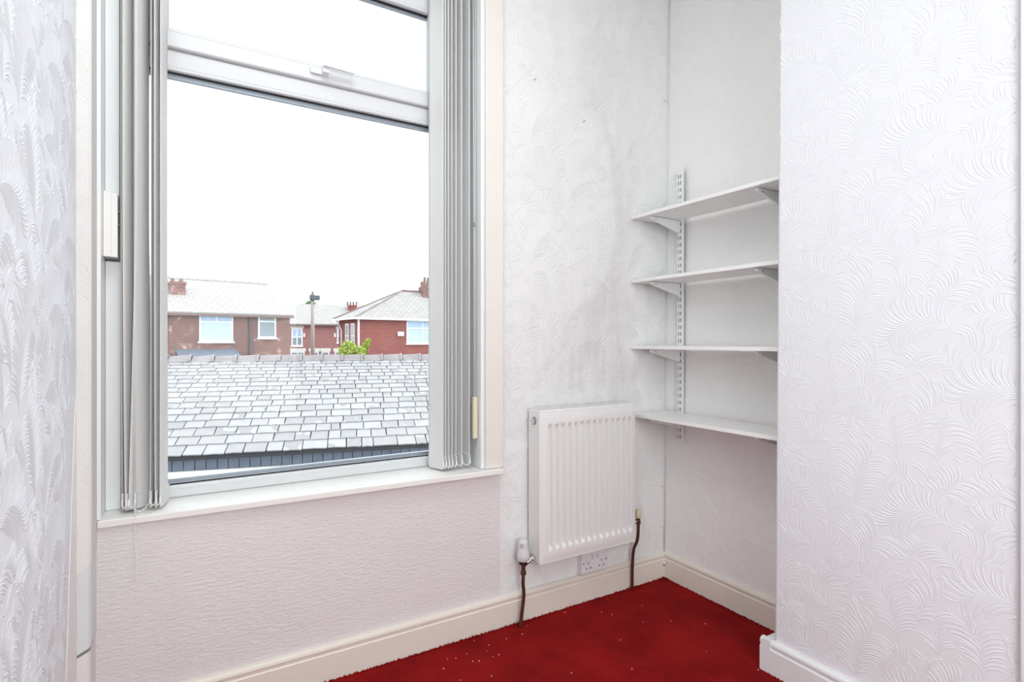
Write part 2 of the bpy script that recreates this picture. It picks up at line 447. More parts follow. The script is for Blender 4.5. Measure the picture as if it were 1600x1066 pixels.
# ---- embossed plumes of the wallpaper, one repeat of the roll laid over each wall
import numpy as np
TW, THH = 0.53, 0.52
def plume_tile(seed):
    rng = random.Random(seed)
    pl = []
    NX, NY = 6, 9
    for j in range(NY):
        for i in range(NX):
            x = (i + 0.5 * (j % 2) + rng.uniform(-0.22, 0.22)) * TW / NX
            y = (j + rng.uniform(-0.25, 0.25)) * THH / NY
            sgn = 1 if (i + j) % 2 else -1
            a0 = R(90) + sgn * R(rng.uniform(-15, 65))
            bend = sgn * R(rng.uniform(40, 115))
            Ls = rng.uniform(0.16, 0.22)
            pts = []; p = Vector((x, y)); m = 14
            for k in range(m + 1):
                a = a0 + bend * (k / m) ** 1.3
                pts.append((p.copy(), a))
                p = p + Vector((math.cos(a), math.sin(a))) * Ls / m
            wmax = rng.uniform(0.052, 0.074)
            pl.append((pts, wmax, rng.random(), Ls))
    pl.sort(key=lambda q: q[2])
    def width(t): return math.sin(math.pi * min(1, 0.14 + 0.74 * t)) ** 0.6
    samples = []
    for pts, wm, _, Ls in pl:
        P = np.array([[q.x, q.y] for q, _ in pts]); A = np.array([a for _, a in pts])
        samples.append((P, A, np.array([wm * width(k / 14) * 0.93 for k in range(15)])))
    def covered(idx, Q):
        """which points of Q lie under a plume laid later"""
        hid = np.zeros(len(Q), bool)
        for k in range(idx + 1, len(samples)):
            P, A, Wd = samples[k]
            c = P[7]
            D0 = Q - c
            D0 = D0 - np.round(D0 / (TW, THH)) * (TW, THH)
            if np.min(np.abs(D0).max(axis=1)) > 0.21: continue
            Qw = D0 + c
            dd = ((Qw[:, None, :] - P[None]) ** 2).sum(-1)
            n_ = dd.argmin(1)
            ahead = (Qw - P[0]) @ np.array([math.cos(A[0]), math.sin(A[0])]) > 0.004
            hid |= (np.sqrt(dd[np.arange(len(Q)), n_]) < Wd[n_]) & ahead
        return hid
    strips = []
    for idx, (pts, wm, _, Ls) in enumerate(pl):
        curves = [([q for q, _ in pts], 0.0026)]
        nb = int(Ls / 0.0082)
        for side_ in (1, -1):
            for k in range(nb):
                t = 0.06 + 0.94 * k / nb
                f = t * 14; i0 = min(13, int(f)); q0 = pts[i0][0].lerp(pts[i0 + 1][0], f - i0); a = pts[i0][1]
                ln = wm * width(t) * rng.uniform(0.92, 1.08) * 1.28
                c = [q0]; p = q0.copy(); m = 7
                op = 22 + rng.uniform(-4, 4)
                for s_ in range(m):
                    b = a + side_ * R(op + 78 * (s_ / m) ** 0.9)
                    p = p + Vector((math.cos(b), math.sin(b))) * ln / m; c.append(p.copy())
                curves.append((c, 0.0027))
        for c, hw in curves:
            Q = np.array([[q.x, q.y] for q in c])
            vis = ~covered(idx, Q)
            run = []
            for k in range(len(c) + 1):
                if k < len(c) and vis[k]: run.append(k)
                else:
                    if len(run) >= 3: strips.append((Q[run], hw))
                    run = []
    V = []; F = []; cent = []
    for Q, hw in strips:
        n_ = len(Q); T = np.gradient(Q, axis=0); T /= np.maximum(np.linalg.norm(T, axis=1)[:, None], 1e-9)
        Nn = np.stack([-T[:, 1], T[:, 0]], 1)
        base = len(V)
        for k in range(n_):
            e = math.sin(math.pi * (0.10 + 0.80 * k / (n_ - 1))) ** 0.5
            V += [(*(Q[k] + Nn[k] * hw * e), -0.0003), (*Q[k], e), (*(Q[k] - Nn[k] * hw * e), -0.0003)]
        for k in range(n_ - 1):
            b = base + 3 * k
            F += [(b, b + 1, b + 4, b + 3), (b + 1, b + 2, b + 5, b + 4)]
        cent.append((base, 3 * n_, len(F)))
    return np.array(V), F, cent
TV, TF, TC = plume_tile(21)
def relief(parent, mat, place, rects, height, du=0.0, dz=0.0):
    """lay the repeat over rectangles (u0,u1,z0,z1); place(u,z,h) gives the point on the wall"""
    m = MB(); f0 = 0; items = []
    for base, nv, fe in TC:
        items.append((base, nv, TF[f0:fe])); f0 = fe
    ua = min(r[0] for r in rects); ub = max(r[1] for r in rects); za = min(r[2] for r in rects); zb_ = max(r[3] for r in rects)
    for iu in range(int((ua - du) // TW) - 1, int((ub - du) // TW) + 2):
        for iz in range(int((za - dz) // THH) - 1, int((zb_ - dz) // THH) + 2):
            for base, nv, fc in items:
                B = TV[base:base + nv]
                U = B[:, 0] + iu * TW + du; Z = B[:, 1] + iz * THH + dz
                ins = np.zeros(len(U), bool)
                for r in rects: ins |= (U > r[0]) & (U < r[1]) & (Z > r[2]) & (Z < r[3])
                if not ins.any(): continue
                fc2 = fc if ins.all() else [f for f in fc if all(ins[i - base] for i in f)]
                if not fc2: continue
                n0 = len(m.v)
                m.v += [place(u, z, h if h < 0 else h * height) for u, z, h in zip(U.tolist(), Z.tolist(), B[:, 2].tolist())]
                m.f += [tuple(i - base + n0 for i in f) for f in fc2]
    off = W[parent.name]
    me = bpy.data.meshes.new('embossed_plumes')
    me.from_pydata([(a - off.x, b - off.y, c - off.z) for a, b, c in m.v], [], m.f)
    me.materials.append(mat); me.shade_smooth()
    o = bpy.data.objects.new('embossed_plumes', me); C.objects.link(o); o.parent = parent
    return tag(o, kind='stuff')
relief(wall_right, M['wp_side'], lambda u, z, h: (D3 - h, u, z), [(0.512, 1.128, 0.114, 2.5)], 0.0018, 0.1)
relief(wall_left, M['wp_left'], lambda u, z, h: (XL + h, u, z), [(0.45, 1.79, 0.97, 2.6), (0.45, 1.655, 0.12, 0.98)], 0.0015, 0.03, 0.2)
relief(wall_front, M['wp_front'], lambda u, z, h: (u, D1 - h, z), [(1.082, 1.998, 0.12, ZC - 0.01)], 0.0027, 0.02, 0.11)
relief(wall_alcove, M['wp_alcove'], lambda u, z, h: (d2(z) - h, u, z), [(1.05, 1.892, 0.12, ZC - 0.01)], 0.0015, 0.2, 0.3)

# ------------------------------------------------------------------ window
YF = 2.045     # front of the frame
YG = 2.062     # glass
win = thing('window_1', (0.39, YF, 0.635), kind='structure')
fr = MB()
GX0, GX1, GZ0, GZ1 = -0.125, 0.905, 0.675, 1.995
fr.box(OX0, GX0, YF, YF + 0.06, 0.635, 2.55)
fr.box(GX1, OX1, YF, YF + 0.06, 0.635, 2.55)
fr.box(GX0, GX1, YF, YF + 0.06, 0.635, GZ0)
fr.box(GX0, GX1, YF, YF + 0.06, GZ1, 2.062)
fr.box(GX0, GX1, YF, YF + 0.06, 2.49, 2.55)
frame = fr.build('frame', M['upvc'], win, bevel=0.006)
MB().box(OX0, OX1, YF - 0.005, YF + 0.06, 2.55, OZ1).build('head_board', M['whitepaint'], win)
# glazing bead with sloped face
def bead_frame(x0, x1, z0, z1, y0, y1, wd):
    b = MB()
    o = [(x0, y0, z0), (x1, y0, z0), (x1, y0, z1), (x0, y0, z1)]
    i = [(x0 + wd, y1, z0 + wd), (x1 - wd, y1, z0 + wd), (x1 - wd, y1, z1 - wd), (x0 + wd, y1, z1 - wd)]
    bk = [(x, y1 + 0.004, z) for x, _, z in o]
    bi = [(x, y1 + 0.004, z) for x, _, z in i]
    fs = []
    for k in range(4):
        j = (k + 1) % 4
        fs += [(k, j, 4 + j, 4 + k), (8 + k, 12 + k, 12 + j, 8 + j), (k, 8 + k, 8 + j, j), (4 + k, 4 + j, 12 + j, 12 + k)]
    return b.add(o + i + bk + bi, fs)
bead_frame(GX0, GX1, GZ0 - 0.012, GZ1 + 0.012, YF - 0.001, YG - 0.004, 0.012).build('glazing_bead', M['upvc'], win)
def ring(x0, x1, z0, z1, y0, y1, wd):
    return (MB().box(x0, x1, y0, y1, z0, z0 + wd).box(x0, x1, y0, y1, z1 - wd, z1)
            .box(x0, x0 + wd, y0, y1, z0 + wd, z1 - wd).box(x1 - wd, x1, y0, y1, z0 + wd, z1 - wd))
ring(GX0 - 0.002, GX1 + 0.002, GZ0 - 0.002, GZ1 + 0.002, YG - 0.004, YG + 0.004, 0.0055).build('gasket', M['gasket'], win)
ring(GX0 + 0.004, GX1 - 0.004, GZ0 + 0.004, GZ1 - 0.004, YG + 0.005, YG + 0.019, 0.013).build('spacer_bar', M['spacer'], win)
MB().box(GX0, GX1, YG + 0.0005, YG + 0.0045, GZ0, GZ1).build('pane', M['glass'], win)
# opening top light
SX0, SX1, SZ0, SZ1 = -0.118, 0.898, 2.062, 2.488
gx0, gx1, gz0, gz1 = -0.057, 0.84, 2.124, 2.432
sm = MB()
Y0 = YF - 0.016
sm.box(SX0, gx0, Y0, YF + 0.05, SZ0, SZ1).box(gx1, SX1, Y0, YF + 0.05, SZ0, SZ1)
sm.box(gx0, gx1, Y0, YF + 0.05, SZ0, gz0).box(gx0, gx1, Y0, YF + 0.05, gz1, SZ1)
sash = sm.build('sash', M['upvc'], win, bevel=0.007)
bead_frame(gx0, gx1, gz0 - 0.012, gz1 + 0.012, Y0 - 0.001, YG - 0.014, 0.012).build('glazing_bead', M['upvc'], sash)
ring(gx0 - 0.002, gx1 + 0.002, gz0 - 0.002, gz1 + 0.002, YG - 0.014, YG - 0.006, 0.0065).build('gasket', M['gasket'], sash)
ring(gx0 + 0.003, gx1 - 0.003, gz0 + 0.003, gz1 - 0.003, YG - 0.005, YG + 0.007, 0.008).build('spacer_bar', M['spacer'], sash)
MB().box(gx0, gx1, YG - 0.0095, YG - 0.0055, gz0, gz1).build('pane', M['glass'], sash)
hx, hz = 0.41, 2.094
hm = MB().box(hx - 0.032, hx + 0.03, Y0 - 0.012, Y0, hz - 0.011, hz + 0.011)
hm.box(hx + 0.005, hx + 0.028, Y0 - 0.034, Y0 - 0.010, hz - 0.010, hz + 0.012)
hm.prism([(hx + 0.004, Y0 - 0.047), (hx + 0.03, Y0 - 0.047), (hx + 0.115, Y0 - 0.040), (hx + 0.115, Y0 - 0.031), (hx + 0.03, Y0 - 0.034), (hx + 0.004, Y0 - 0.034)], 2, hz + 0.006, hz + 0.025)
handle = tag(hm.build('handle', M['plastic'], sash, bevel=0.003), 'white window handle on top light')

# sill, jambs, architrave
sl = MB().prism([(OX0, 1.889), (1.068, 1.856), (1.068, D1), (OX0, D1)], 2, 0.613, 0.635).box(OX0, OX1, D1, 2.06, 0.613, 0.635)
struct('trim_1', sl, M['sill'], bevel=0.004)
struct('trim_3', MB().box(1.001, 1.080, 1.876, D1, 0.636, 2.75), M['archi'], bevel=0.003)
struct('trim_4', MB().box(OX1 - 0.012, OX1 + 0.003, D1 - 0.006, YF, 0.636, OZ1), M['jamb'], bevel=0.002)
# left lining board and head lining
struct('trim_5', MB().box(OX0, OX0 + 0.008, D1, YF, 0.636, OZ1), M['jamb'])
struct('trim_6', MB().box(OX0 + 0.008, OX1 - 0.012, D1, YF, OZ1 - 0.01, OZ1), M['jamb'])
# upper cover board with a slanted lower end
tag(MB().prism([(OX0 + 0.0085, 1.575), (-0.178, 1.566), (-0.1685, 1.548), (-0.1685, OZ1 - 0.012), (OX0 + 0.0085, OZ1 - 0.012)], 1, 1.985, 2.0445).build('cover_board', M['jamb'], bevel=0.002),
    'tall white painted cover board beside the window, above the timber block', 'board')
tag(MB().box(OX0 + 0.0085, -0.166, 1.992, 2.0445, 0.6355, 1.37).build('cover_board', M['jamb'], bevel=0.002),
    'white painted cover board beside the window, under the timber block', 'board')
blk = thing('timber_block', (-0.19, 2.0, 1.372), 'white painted timber block with two steel screws on window side', 'wood block')
MB().prism([(OX0 + 0.0085, 1.378), (-0.1705, 1.378), (-0.1705, 1.558), (OX0 + 0.0085, 1.568)], 1, 1.945, 2.044).build('block', M['sill'], blk, bevel=0.0015)
MB().box(-0.1845, -0.1695, 1.9435, 2.044, 1.3775, 1.562).build('edge_strip', M['sill'], blk, bevel=0.001)
for z in (1.515, 1.475):
    MB().lathe([(0.0065, 0), (0.0065, 0.003), (0.004, 0.006), (0.004, 0.009), (0.001, 0.010)], (-0.1695, 1.972, z), (1, 0, 0), 10).build('screw', M['steel'], blk, smooth=True)

# ------------------------------------------------------------------ vertical blind
blind = thing('vertical_blind', (0.4, 1.97, 0.64), 'pale grey fabric vertical blind drawn aside to both ends of the window', 'blind')
MB().box(OX0 + 0.02, OX1 - 0.02, 1.945, 1.99, 2.567, 2.605).build('headrail', M['plastic'], blind, bevel=0.003)
SW = 0.089
def slat(cx, cy, a_top, a_bot, z0, lean=0.0, bow=0.004):
    """one louvre: cx,cy centre; angles in degrees from straight across the reveal"""
    m = MB(); nz = 24; nw = 8
    def ring_(z, tw):
        f = max(0.0, 1 - (z - z0) / 0.9) ** 1.6
        a = R(a_top + (a_bot - a_top) * f)
        pts = []
        for k in range(nw + 1):
            s_ = (k / nw - 0.5)
            b = bow * math.cos(math.pi * s_) * (1 if tw == 0 else 1) + tw
            x = cx + lean * f + math.sin(a) * s_ * SW + math.cos(a) * b
            y = cy + math.cos(a) * s_ * SW - math.sin(a) * b
            pts.append((x, y, z))
        return pts
    rows = []
    for i in range(nz + 1):
        z = z0 + (2.566 - z0) * (i / nz) ** 1.3
        rows.append((ring_(z, 0.0), ring_(z, 0.0008)))
    vs = []; fs = []
    n1 = nw + 1
    for A, B in rows: vs += A + B
    st = 2 * n1
    for i in range(nz):
        for k in range(nw):
            a = i * st + k; b = (i + 1) * st + k
            fs.append((a, a + 1, b + 1, b)); fs.append((a + n1, b + n1, b + n1 + 1, a + n1 + 1))
        for k in (0, nw):
            a = i * st + k; b = (i + 1) * st + k
            fs.append((a, b, b + n1, a + n1))
    for k in range(nw):
        fs.append((k, k + n1, k + n1 + 1, k + 1)); t = nz * st + k; fs.append((t, t + 1, t + n1 + 1, t + n1))
    m.add(vs, fs)
    s_ = m.build('slat', M['fabric'], blind, smooth=True)
    # weight pocket at the foot and its chain clips
    p = MB(); a = R(a_bot)
    dx, dy = math.sin(a), math.cos(a); nx_, ny_ = math.cos(a), -math.sin(a)
    fx, fy = cx + lean, cy
    def P(s0, o, z): return (fx + dx * s0 + nx_ * (o + bow * 0.55), fy + dy * s0 + ny_ * (o + bow * 0.55), z)
    h = SW / 2 - 0.002
    outline = [(-h, z0 + 0.048), (h, z0 + 0.048), (h, z0 + 0.006), (h - 0.008, z0 - 0.001), (-h + 0.008, z0 - 0.001), (-h, z0 + 0.006)]
    vs = [P(s0, -0.0032, z) for s0, z in outline] + [P(s0, 0.0032, z) for s0, z in outline]
    n = len(outline)
    p.add(vs, [tuple(range(n)), tuple(range(n, 2 * n))[::-1]] + [(i, (i + 1) % n, n + (i + 1) % n, n + i) for i in range(n)])
    p.build('weight_pocket', M['fabric'], s_, bevel=0.001)
    for e in (-1, 1):
        cl = MB().lathe([(0.0028, 0), (0.0034, 0.004), (0.0028, 0.016), (0.0012, 0.02)], P(e * (h + 0.0015), 0, z0 + 0.012), (0, 0, 1), 6)
        cl.build('chain_clip', M['bead'], s_, smooth=True)
    return [P(e * (h + 0.0015), 0, z0 + 0.024) for e in (-1, 1)]
ZS = 0.643
left = [(-0.156, 1.985, 8, 5), (-0.142, 1.975, 20, 12), (-0.127, 1.972, 4, 2), (-0.112, 1.966, 20, 46), (-0.0865, 1.972, 3, 6), (-0.0745, 1.968, 8, 5), (-0.0575, 1.968, 10, 12)]
right = [(0.8437, -17, -17), (0.8545, -14, -15), (0.868, -11, -13), (0.8815, -9, -10), (0.897, -8, -6), (0.922, -9, -8), (0.955, -9, -8)]
clips_l = [slat(x, y, a, b, ZS, bow=0.003 + 0.002 * (i % 2)) for i, (x, y, a, b) in enumerate(left)]
clips_r = [slat(x + SW / 2 * math.sin(R(b)), 1.926 + SW / 2 * math.cos(R(b)), a, b, ZS) for (x, a, b) in right]
def chain(p, q, sag, n=None):
    p, q = Vector(p), Vector(q)
    L = (q - p).length + sag * 1.6
    n = n or max(4, int(L / 0.0065))
    m = MB(); pts = []
    for i in range(n + 1):
        t = i / n
        x = p.lerp(q, t); x.z -= sag * 4 * t * (1 - t)
        pts.append(x)
        m.lathe([(0.0006, -0.0022), (0.0021, -0.0010), (0.0021, 0.0010), (0.0006, 0.0022)], x, (0, 0, 1), 6)
    m.tube(pts, 0.0005, 4)
    return m.build('bead_chain', M['bead'], blind, smooth=True)
for cl in (clips_l, clips_r):
    for a, b in zip(cl, cl[1:]):
        for e in (0, 1):
            chain(a[e], b[e], 0.016 if (Vector(a[e]) - Vector(b[e])).length < 0.035 else 0.03)
# loose chain end hanging over the sill's edge
def path_chain(pts):
    m = MB(); P = [Vector(p) for p in pts]; out = []
    for a, b in zip(P, P[1:]):
        k = max(1, int((b - a).length / 0.0078))
        out += [a.lerp(b, i / k) for i in range(k)]
    for x in out: m.lathe([(0.0006, -0.0022), (0.0022, -0.0010), (0.0022, 0.0010), (0.0006, 0.0022)], x, (0, 0, 1), 6)
    m.tube(out, 0.0005, 4)
    return m.build('bead_chain', M['bead'], blind, smooth=True)
c0 = clips_l[2][0]
path_chain([c0, (c0[0] + 0.001, 1.9, 0.6385), (c0[0] + 0.002, 1.886, 0.6385), (c0[0] + 0.002, 1.8835, 0.60), (c0[0] + 0.006, 1.8845, 0.44)])
# control cord with its toggle weight
MB().tube([(0.972, 1.93, 2.57), (0.9735, 1.925, 1.6), (0.974, 1.922, 0.915)], 0.0013, 6).build('control_cord', M['cord'], blind, smooth=True)
MB().tube([(0.981, 1.93, 2.57), (0.979, 1.925, 1.6), (0.976, 1.922, 0.915)], 0.0010, 6).build('control_cord', M['bead'], blind, smooth=True)
MB().lathe([(0.0035, 0), (0.004, 0.008), (0.0035, 0.016)], (0.9742, 1.9235, 1.585), (0, 0, 1), 8).build('cord_stop', M['steel'], blind, smooth=True)
tg = MB().prism([(0.966, 1.913), (0.985, 1.913), (0.985, 1.930), (0.966, 1.930)], 2, 0.752, 0.915)
tag(tg.build('cord_weight', M['creamplastic'], blind, bevel=0.003), 'cream plastic cord weight')

# ------------------------------------------------------------------ boxed-in pipe in the left corner
bx = thing('pipe_boxing', (-0.228, 1.85, 0), 'papered pipe boxing up the corner beside window, lower part bare white plastic', 'boxing')
BY = 1.793
def boxing(zlo_l, zlo_r, zhi_l, zhi_r, g):
    m = MB()
    x0, x1, c = XL + 0.0005, OX0 - 0.0005 + g, 0.005
    ring0 = [(x0, BY - g), (x1 - c, BY - g), (x1, BY - g + c), (x1, D1 - 0.0005), (x0, D1 - 0.0005)]
    def zz(x, lo, hi): return lo + (hi - lo) * (x - x0) / (x1 - x0)
    vs = [(x, y, zz(x, zlo_l, zlo_r)) for x, y in ring0] + [(x, y, zz(x, zhi_l, zhi_r)) for x, y in ring0]
    n = 5
    return m.add(vs, [tuple(range(n))[::-1], tuple(range(n, 2 * n))] + [(i, (i + 1) % n, n + (i + 1) % n, n + i) for i in range(n)])
casing = boxing(0.520, 0.556, ZC - 0.001, ZC - 0.001, 0.0).build('papered_casing', M['wp_box'], bx)
relief(casing, M['wp_box'], lambda u, z, h: (u, BY - h, z), [(XL + 0.001, OX0 - 0.006, 0.56, ZC - 0.02)], 0.0010, 0.07, 0.05)
boxing(0.318, 0.334, 0.519, 0.555, -0.0012).build('plastic_casing', M['trunking'], bx)
boxing(0.001, 0.001, 0.310, 0.322, -0.003).build('lower_casing', M['wp_box'], bx)
# strip of bare plaster where the paper has torn off the left wall
pl = MB(); n = 40; rng = random.Random(3)
vs = []
for i in range(n + 1):
    t = i / n; z = 0.12 + (0.985 - 0.12) * t
    wdt = 0.165 * (1 - t) ** 0.8 + 0.002 + rng.uniform(-0.004, 0.004) * (1 - t)
    for (y, x) in ((1.7925, XL + 0.0002), (1.7925, XL + 0.0022), (1.7925 - wdt, XL + 0.0018), (1.7925 - wdt - 0.002, XL + 0.0002)):
        vs.append((x, y, z))
fs = []
for i in range(n):
    for k in range(4):
        a = i * 4 + k; b = i * 4 + (k + 1) % 4
        fs.append((a, b, b + 4, a + 4))
fs += [(0, 3, 2, 1), (4 * n, 4 * n + 1, 4 * n + 2, 4 * n + 3)]
tag(pl.add(vs, fs).build('trim_7', M['bare']), kind='structure')

# ------------------------------------------------------------------ radiator
RX0, RX1, RZ0, RZ1, RY0, RY1 = 1.206, 1.708, 0.247, 0.853, 1.800, 1.886
rad = thing('radiator', (1.457, 1.85, RZ0), 'white fluted panel radiator on the papered wall below the shelves', 'radiator')
pm = MB()
ng = 14
gx_a, gx_b = RX0 + 0.026, RX1 - 0.018
pitch = (gx_b - gx_a) / ng
def sstep(a, b, x):
    t = min(1, max(0, (x - a) / (b - a))); return t * t * (3 - 2 * t)
xsn = [RX0, RX0 + 0.004, RX0 + 0.006, gx_a - 0.004]
xsn += [gx_a + pitch * (i + k / 16) for i in range(ng) for k in range(16)] + [gx_b, gx_b + 0.003, RX1 - 0.006, RX1 - 0.004, RX1]
zsn = [RZ0, RZ0 + 0.004, RZ0 + 0.006, RZ0 + 0.02] + [RZ0 + 0.045 + 0.005 * k for k in range(7)] + [RZ0 + 0.15 + 0.06 * k for k in range(6)] + [RZ1 - 0.075 + 0.005 * k for k in range(7)] + [RZ1 - 0.02, RZ1 - 0.006, RZ1 - 0.004, RZ1]
def ry(x, z):
    y = RY0
    e = min(x - RX0, RX1 - x, z - RZ0, RZ1 - z)
    if e < 0.0065: y += 0.004
    if gx_a <= x <= gx_b:
        u = ((x - gx_a) / pitch) % 1.0
        f = sstep(0.28, 0.42, u) * sstep(0.95, 0.81, u)
        g = sstep(RZ0 + 0.048, RZ0 + 0.070, z) * sstep(RZ1 - 0.048, RZ1 - 0.070, z)
        y += 0.014 * f * g
    return y
vs = [(x, ry(x, z), z) for z in zsn for x in xsn]
nx = len(xsn); nzv = len(zsn)
fs = [(j * nx + i, j * nx + i + 1, (j + 1) * nx + i + 1, (j + 1) * nx + i) for j in range(nzv - 1) for i in range(nx - 1)]
k0 = len(vs)
vs += [(RX0, RY0 + 0.02, RZ0), (RX1, RY0 + 0.02, RZ0), (RX1, RY0 + 0.02, RZ1), (RX0, RY0 + 0.02, RZ1)]
fs += [tuple([k0, k0 + 1] + list(range(nx - 1, -1, -1))), tuple([k0 + 3] + [(nzv - 1) * nx + i for i in range(nx)] + [k0 + 2])]
fs += [tuple([k0] + [j * nx for j in range(nzv)] + [k0 + 3]), tuple([k0 + 1, k0 + 2] + [j * nx + nx - 1 for j in range(nzv - 1, -1, -1)]), (k0, k0 + 3, k0 + 2, k0 + 1)]
pm.add(vs, fs).build('front_panel', M['enamel'], rad, smooth=True).modifiers.new('edge', 'EDGE_SPLIT').split_angle = R(50)
def side(x0, x1):
    return MB().box(x0, x1, RY0 + 0.0045, RY1, RZ0 + 0.004, RZ1 + 0.004)
s1 = side(RX0 - 0.004, RX0 + 0.012).build('side_panel', M['enamel'], rad, bevel=0.002)
s2 = side(RX1 - 0.012, RX1 + 0.004).build('side_panel', M['enamel'], rad, bevel=0.002)
MB().box(RX0 + 0.01, RX1 - 0.01, RY1 - 0.03, RY1 - 0.008, RZ0 + 0.005, RZ1 - 0.01).build('rear_panel', M['enamel'], rad)
gr = MB().box(RX0 + 0.010, RX1 - 0.010, RY0 + 0.012, RY0 + 0.018, RZ1, RZ1 + 0.005).box(RX0 + 0.010, RX1 - 0.010, RY1 - 0.008, RY1 - 0.002, RZ1, RZ1 + 0.005)
gr.box(RX0 + 0.010, RX1 - 0.010, RY0 + 0.044, RY0 + 0.050, RZ1, RZ1 + 0.005)
gx = RX0 + 0.014
while gx < RX1 - 0.016:
    gr.box(gx, gx + 0.006, RY0 + 0.016, RY1 - 0.006, RZ1 + 0.0005, RZ1 + 0.0045); gx += 0.0125
gr.build('top_grille', M['enamel'], rad)
sx = RX0 - 0.004
MB().lathe([(0.0165, 0), (0.0165, 0.0015), (0.013, 0.002)], (sx, 1.842, 0.815), (-1, 0, 0), 20).build('plug_recess', M['steel'], rad, smooth=True)
MB().lathe([(0.011, 0), (0.011, 0.006), (0.005, 0.008), (0.005, 0.014), (0.003, 0.015)], (sx - 0.002, 1.842, 0.815), (-1, 0, 0), 6).build('vent_plug', M['chrome'], rad)
# thermostatic valve on the left
vx, vy = 1.150, 1.842
tv = thing('thermostatic_valve', (vx, vy, 0.215), 'white thermostatic valve head at the foot of the radiator', 'valve')
hd = MB().lathe([(0.017, 0), (0.024, 0.004), (0.0255, 0.022), (0.024, 0.034), (0.0205, 0.050), (0.0195, 0.070), (0.0185, 0.080), (0.015, 0.084), (0.004, 0.085)], (vx, vy, 0.262), (0, 0, 1), 24).build('valve_head', M['upvc'], tv, smooth=True)
sl = MB()
for k in range(24):
    a = 2 * math.pi * k / 24
    if k in (14, 15, 16):
        q = Vector((math.cos(a), math.sin(a), 0)); t = Vector((-q.y, q.x, 0)) * 0.0006
        b = Vector((vx, vy, 0)) + q * 0.0188
        e = q * 0.0014
        vs = [b - t, b + t, b + t + e, b - t + e]
        sl.add([(p.x, p.y, 0.310) for p in vs] + [(p.x, p.y, 0.336) for p in vs], [(0, 3, 2, 1), (4, 5, 6, 7), (0, 1, 5, 4), (1, 2, 6, 5), (2, 3, 7, 6), (3, 0, 4, 7)])
sl.build('slot', M['darkhole'], hd)
MB().lathe([(0.0165, 0), (0.0175, 0.004), (0.0165, 0.012)], (vx, vy, 0.2505), (0, 0, 1), 18).build('collar', M['darkhole'], tv, smooth=True)
MB().lathe([(0.009, 0), (0.012, 0.004), (0.012, 0.014), (0.009, 0.018), (0.009, 0.045)], (vx, vy, 0.206), (0, 0, 1), 8).build('valve_body', M['brownpipe'], tv)
MB().tube([(vx, vy, 0.243), (vx + 0.022, vy, 0.255), (sx - 0.0005, vy, 0.272)], [0.008, 0.009, 0.010], 12).build('tail', M['chrome'], tv, smooth=True)
MB().lathe([(0.0145, 0), (0.0145, 0.010)], (sx - 0.0135, vy, 0.268), (1, 0, 0), 6).build('nut', M['chrome'], tv)
def bez(pts, k=6):
    P = [Vector(p) for p in pts]; out = []
    for i in range(len(P) - 1):
        p0 = P[max(i - 1, 0)]; p1 = P[i]; p2 = P[i + 1]; p3 = P[min(i + 2, len(P) - 1)]
        for j in range(k):
            t = j / k
            out.append(0.5 * ((2 * p1) + (p2 - p0) * t + (2 * p0 - 5 * p1 + 4 * p2 - p3) * t * t + (3 * p1 - p0 - 3 * p2 + p3) * t ** 3))
    out.append(P[-1]); return out
tag(MB().tube(bez([(vx, vy, 0.207), (vx - 0.001, vy, 0.17), (vx + 0.005, vy + 0.004, 0.125), (vx - 0.002, vy + 0.006, 0.06), (vx - 0.010, vy + 0.006, 0.001)]), 0.0072, 10).build('heating_pipe', M['brownpipe'], smooth=True),
    'brown pipe rising from the carpet to the white thermostatic valve', 'pipe')
# lockshield valve on the right
lx, ly = 1.766, 1.842
lv = thing('lockshield_valve', (lx, ly, 0.33), 'small valve with yellowed plastic cap behind the radiator edge', 'valve')
MB().lathe([(0.008, 0), (0.0125, 0.002), (0.0135, 0.012), (0.0125, 0.030), (0.010, 0.038), (0.003, 0.040)], (lx, ly, 0.330), (0, 0, 1), 14).build('cap', M['ivoryplastic'], lv, smooth=True)
MB().lathe([(0.008, 0), (0.011, 0.004), (0.011, 0.016), (0.009, 0.02), (0.009, 0.03)], (lx, ly, 0.301), (0, 0, 1), 8).build('valve_body', M['brownpipe'], lv)
MB().tube([(RX1 + 0.0045, ly, 0.318), (lx, ly, 0.318)], 0.009, 10).build('tail', M['chrome'], lv, smooth=True)
tag(MB().tube(bez([(lx, ly, 0.302), (lx - 0.001, ly, 0.26), (lx - 0.003, ly + 0.006, 0.222), (lx - 0.012, ly + 0.018, 0.18), (lx - 0.014, ly + 0.024, 0.09), (lx - 0.014, ly + 0.024, 0.001)]), 0.0072, 10).build('heating_pipe', M['brownpipe'], smooth=True),
    'brown pipe rising from the carpet to the yellowed valve cap', 'pipe')

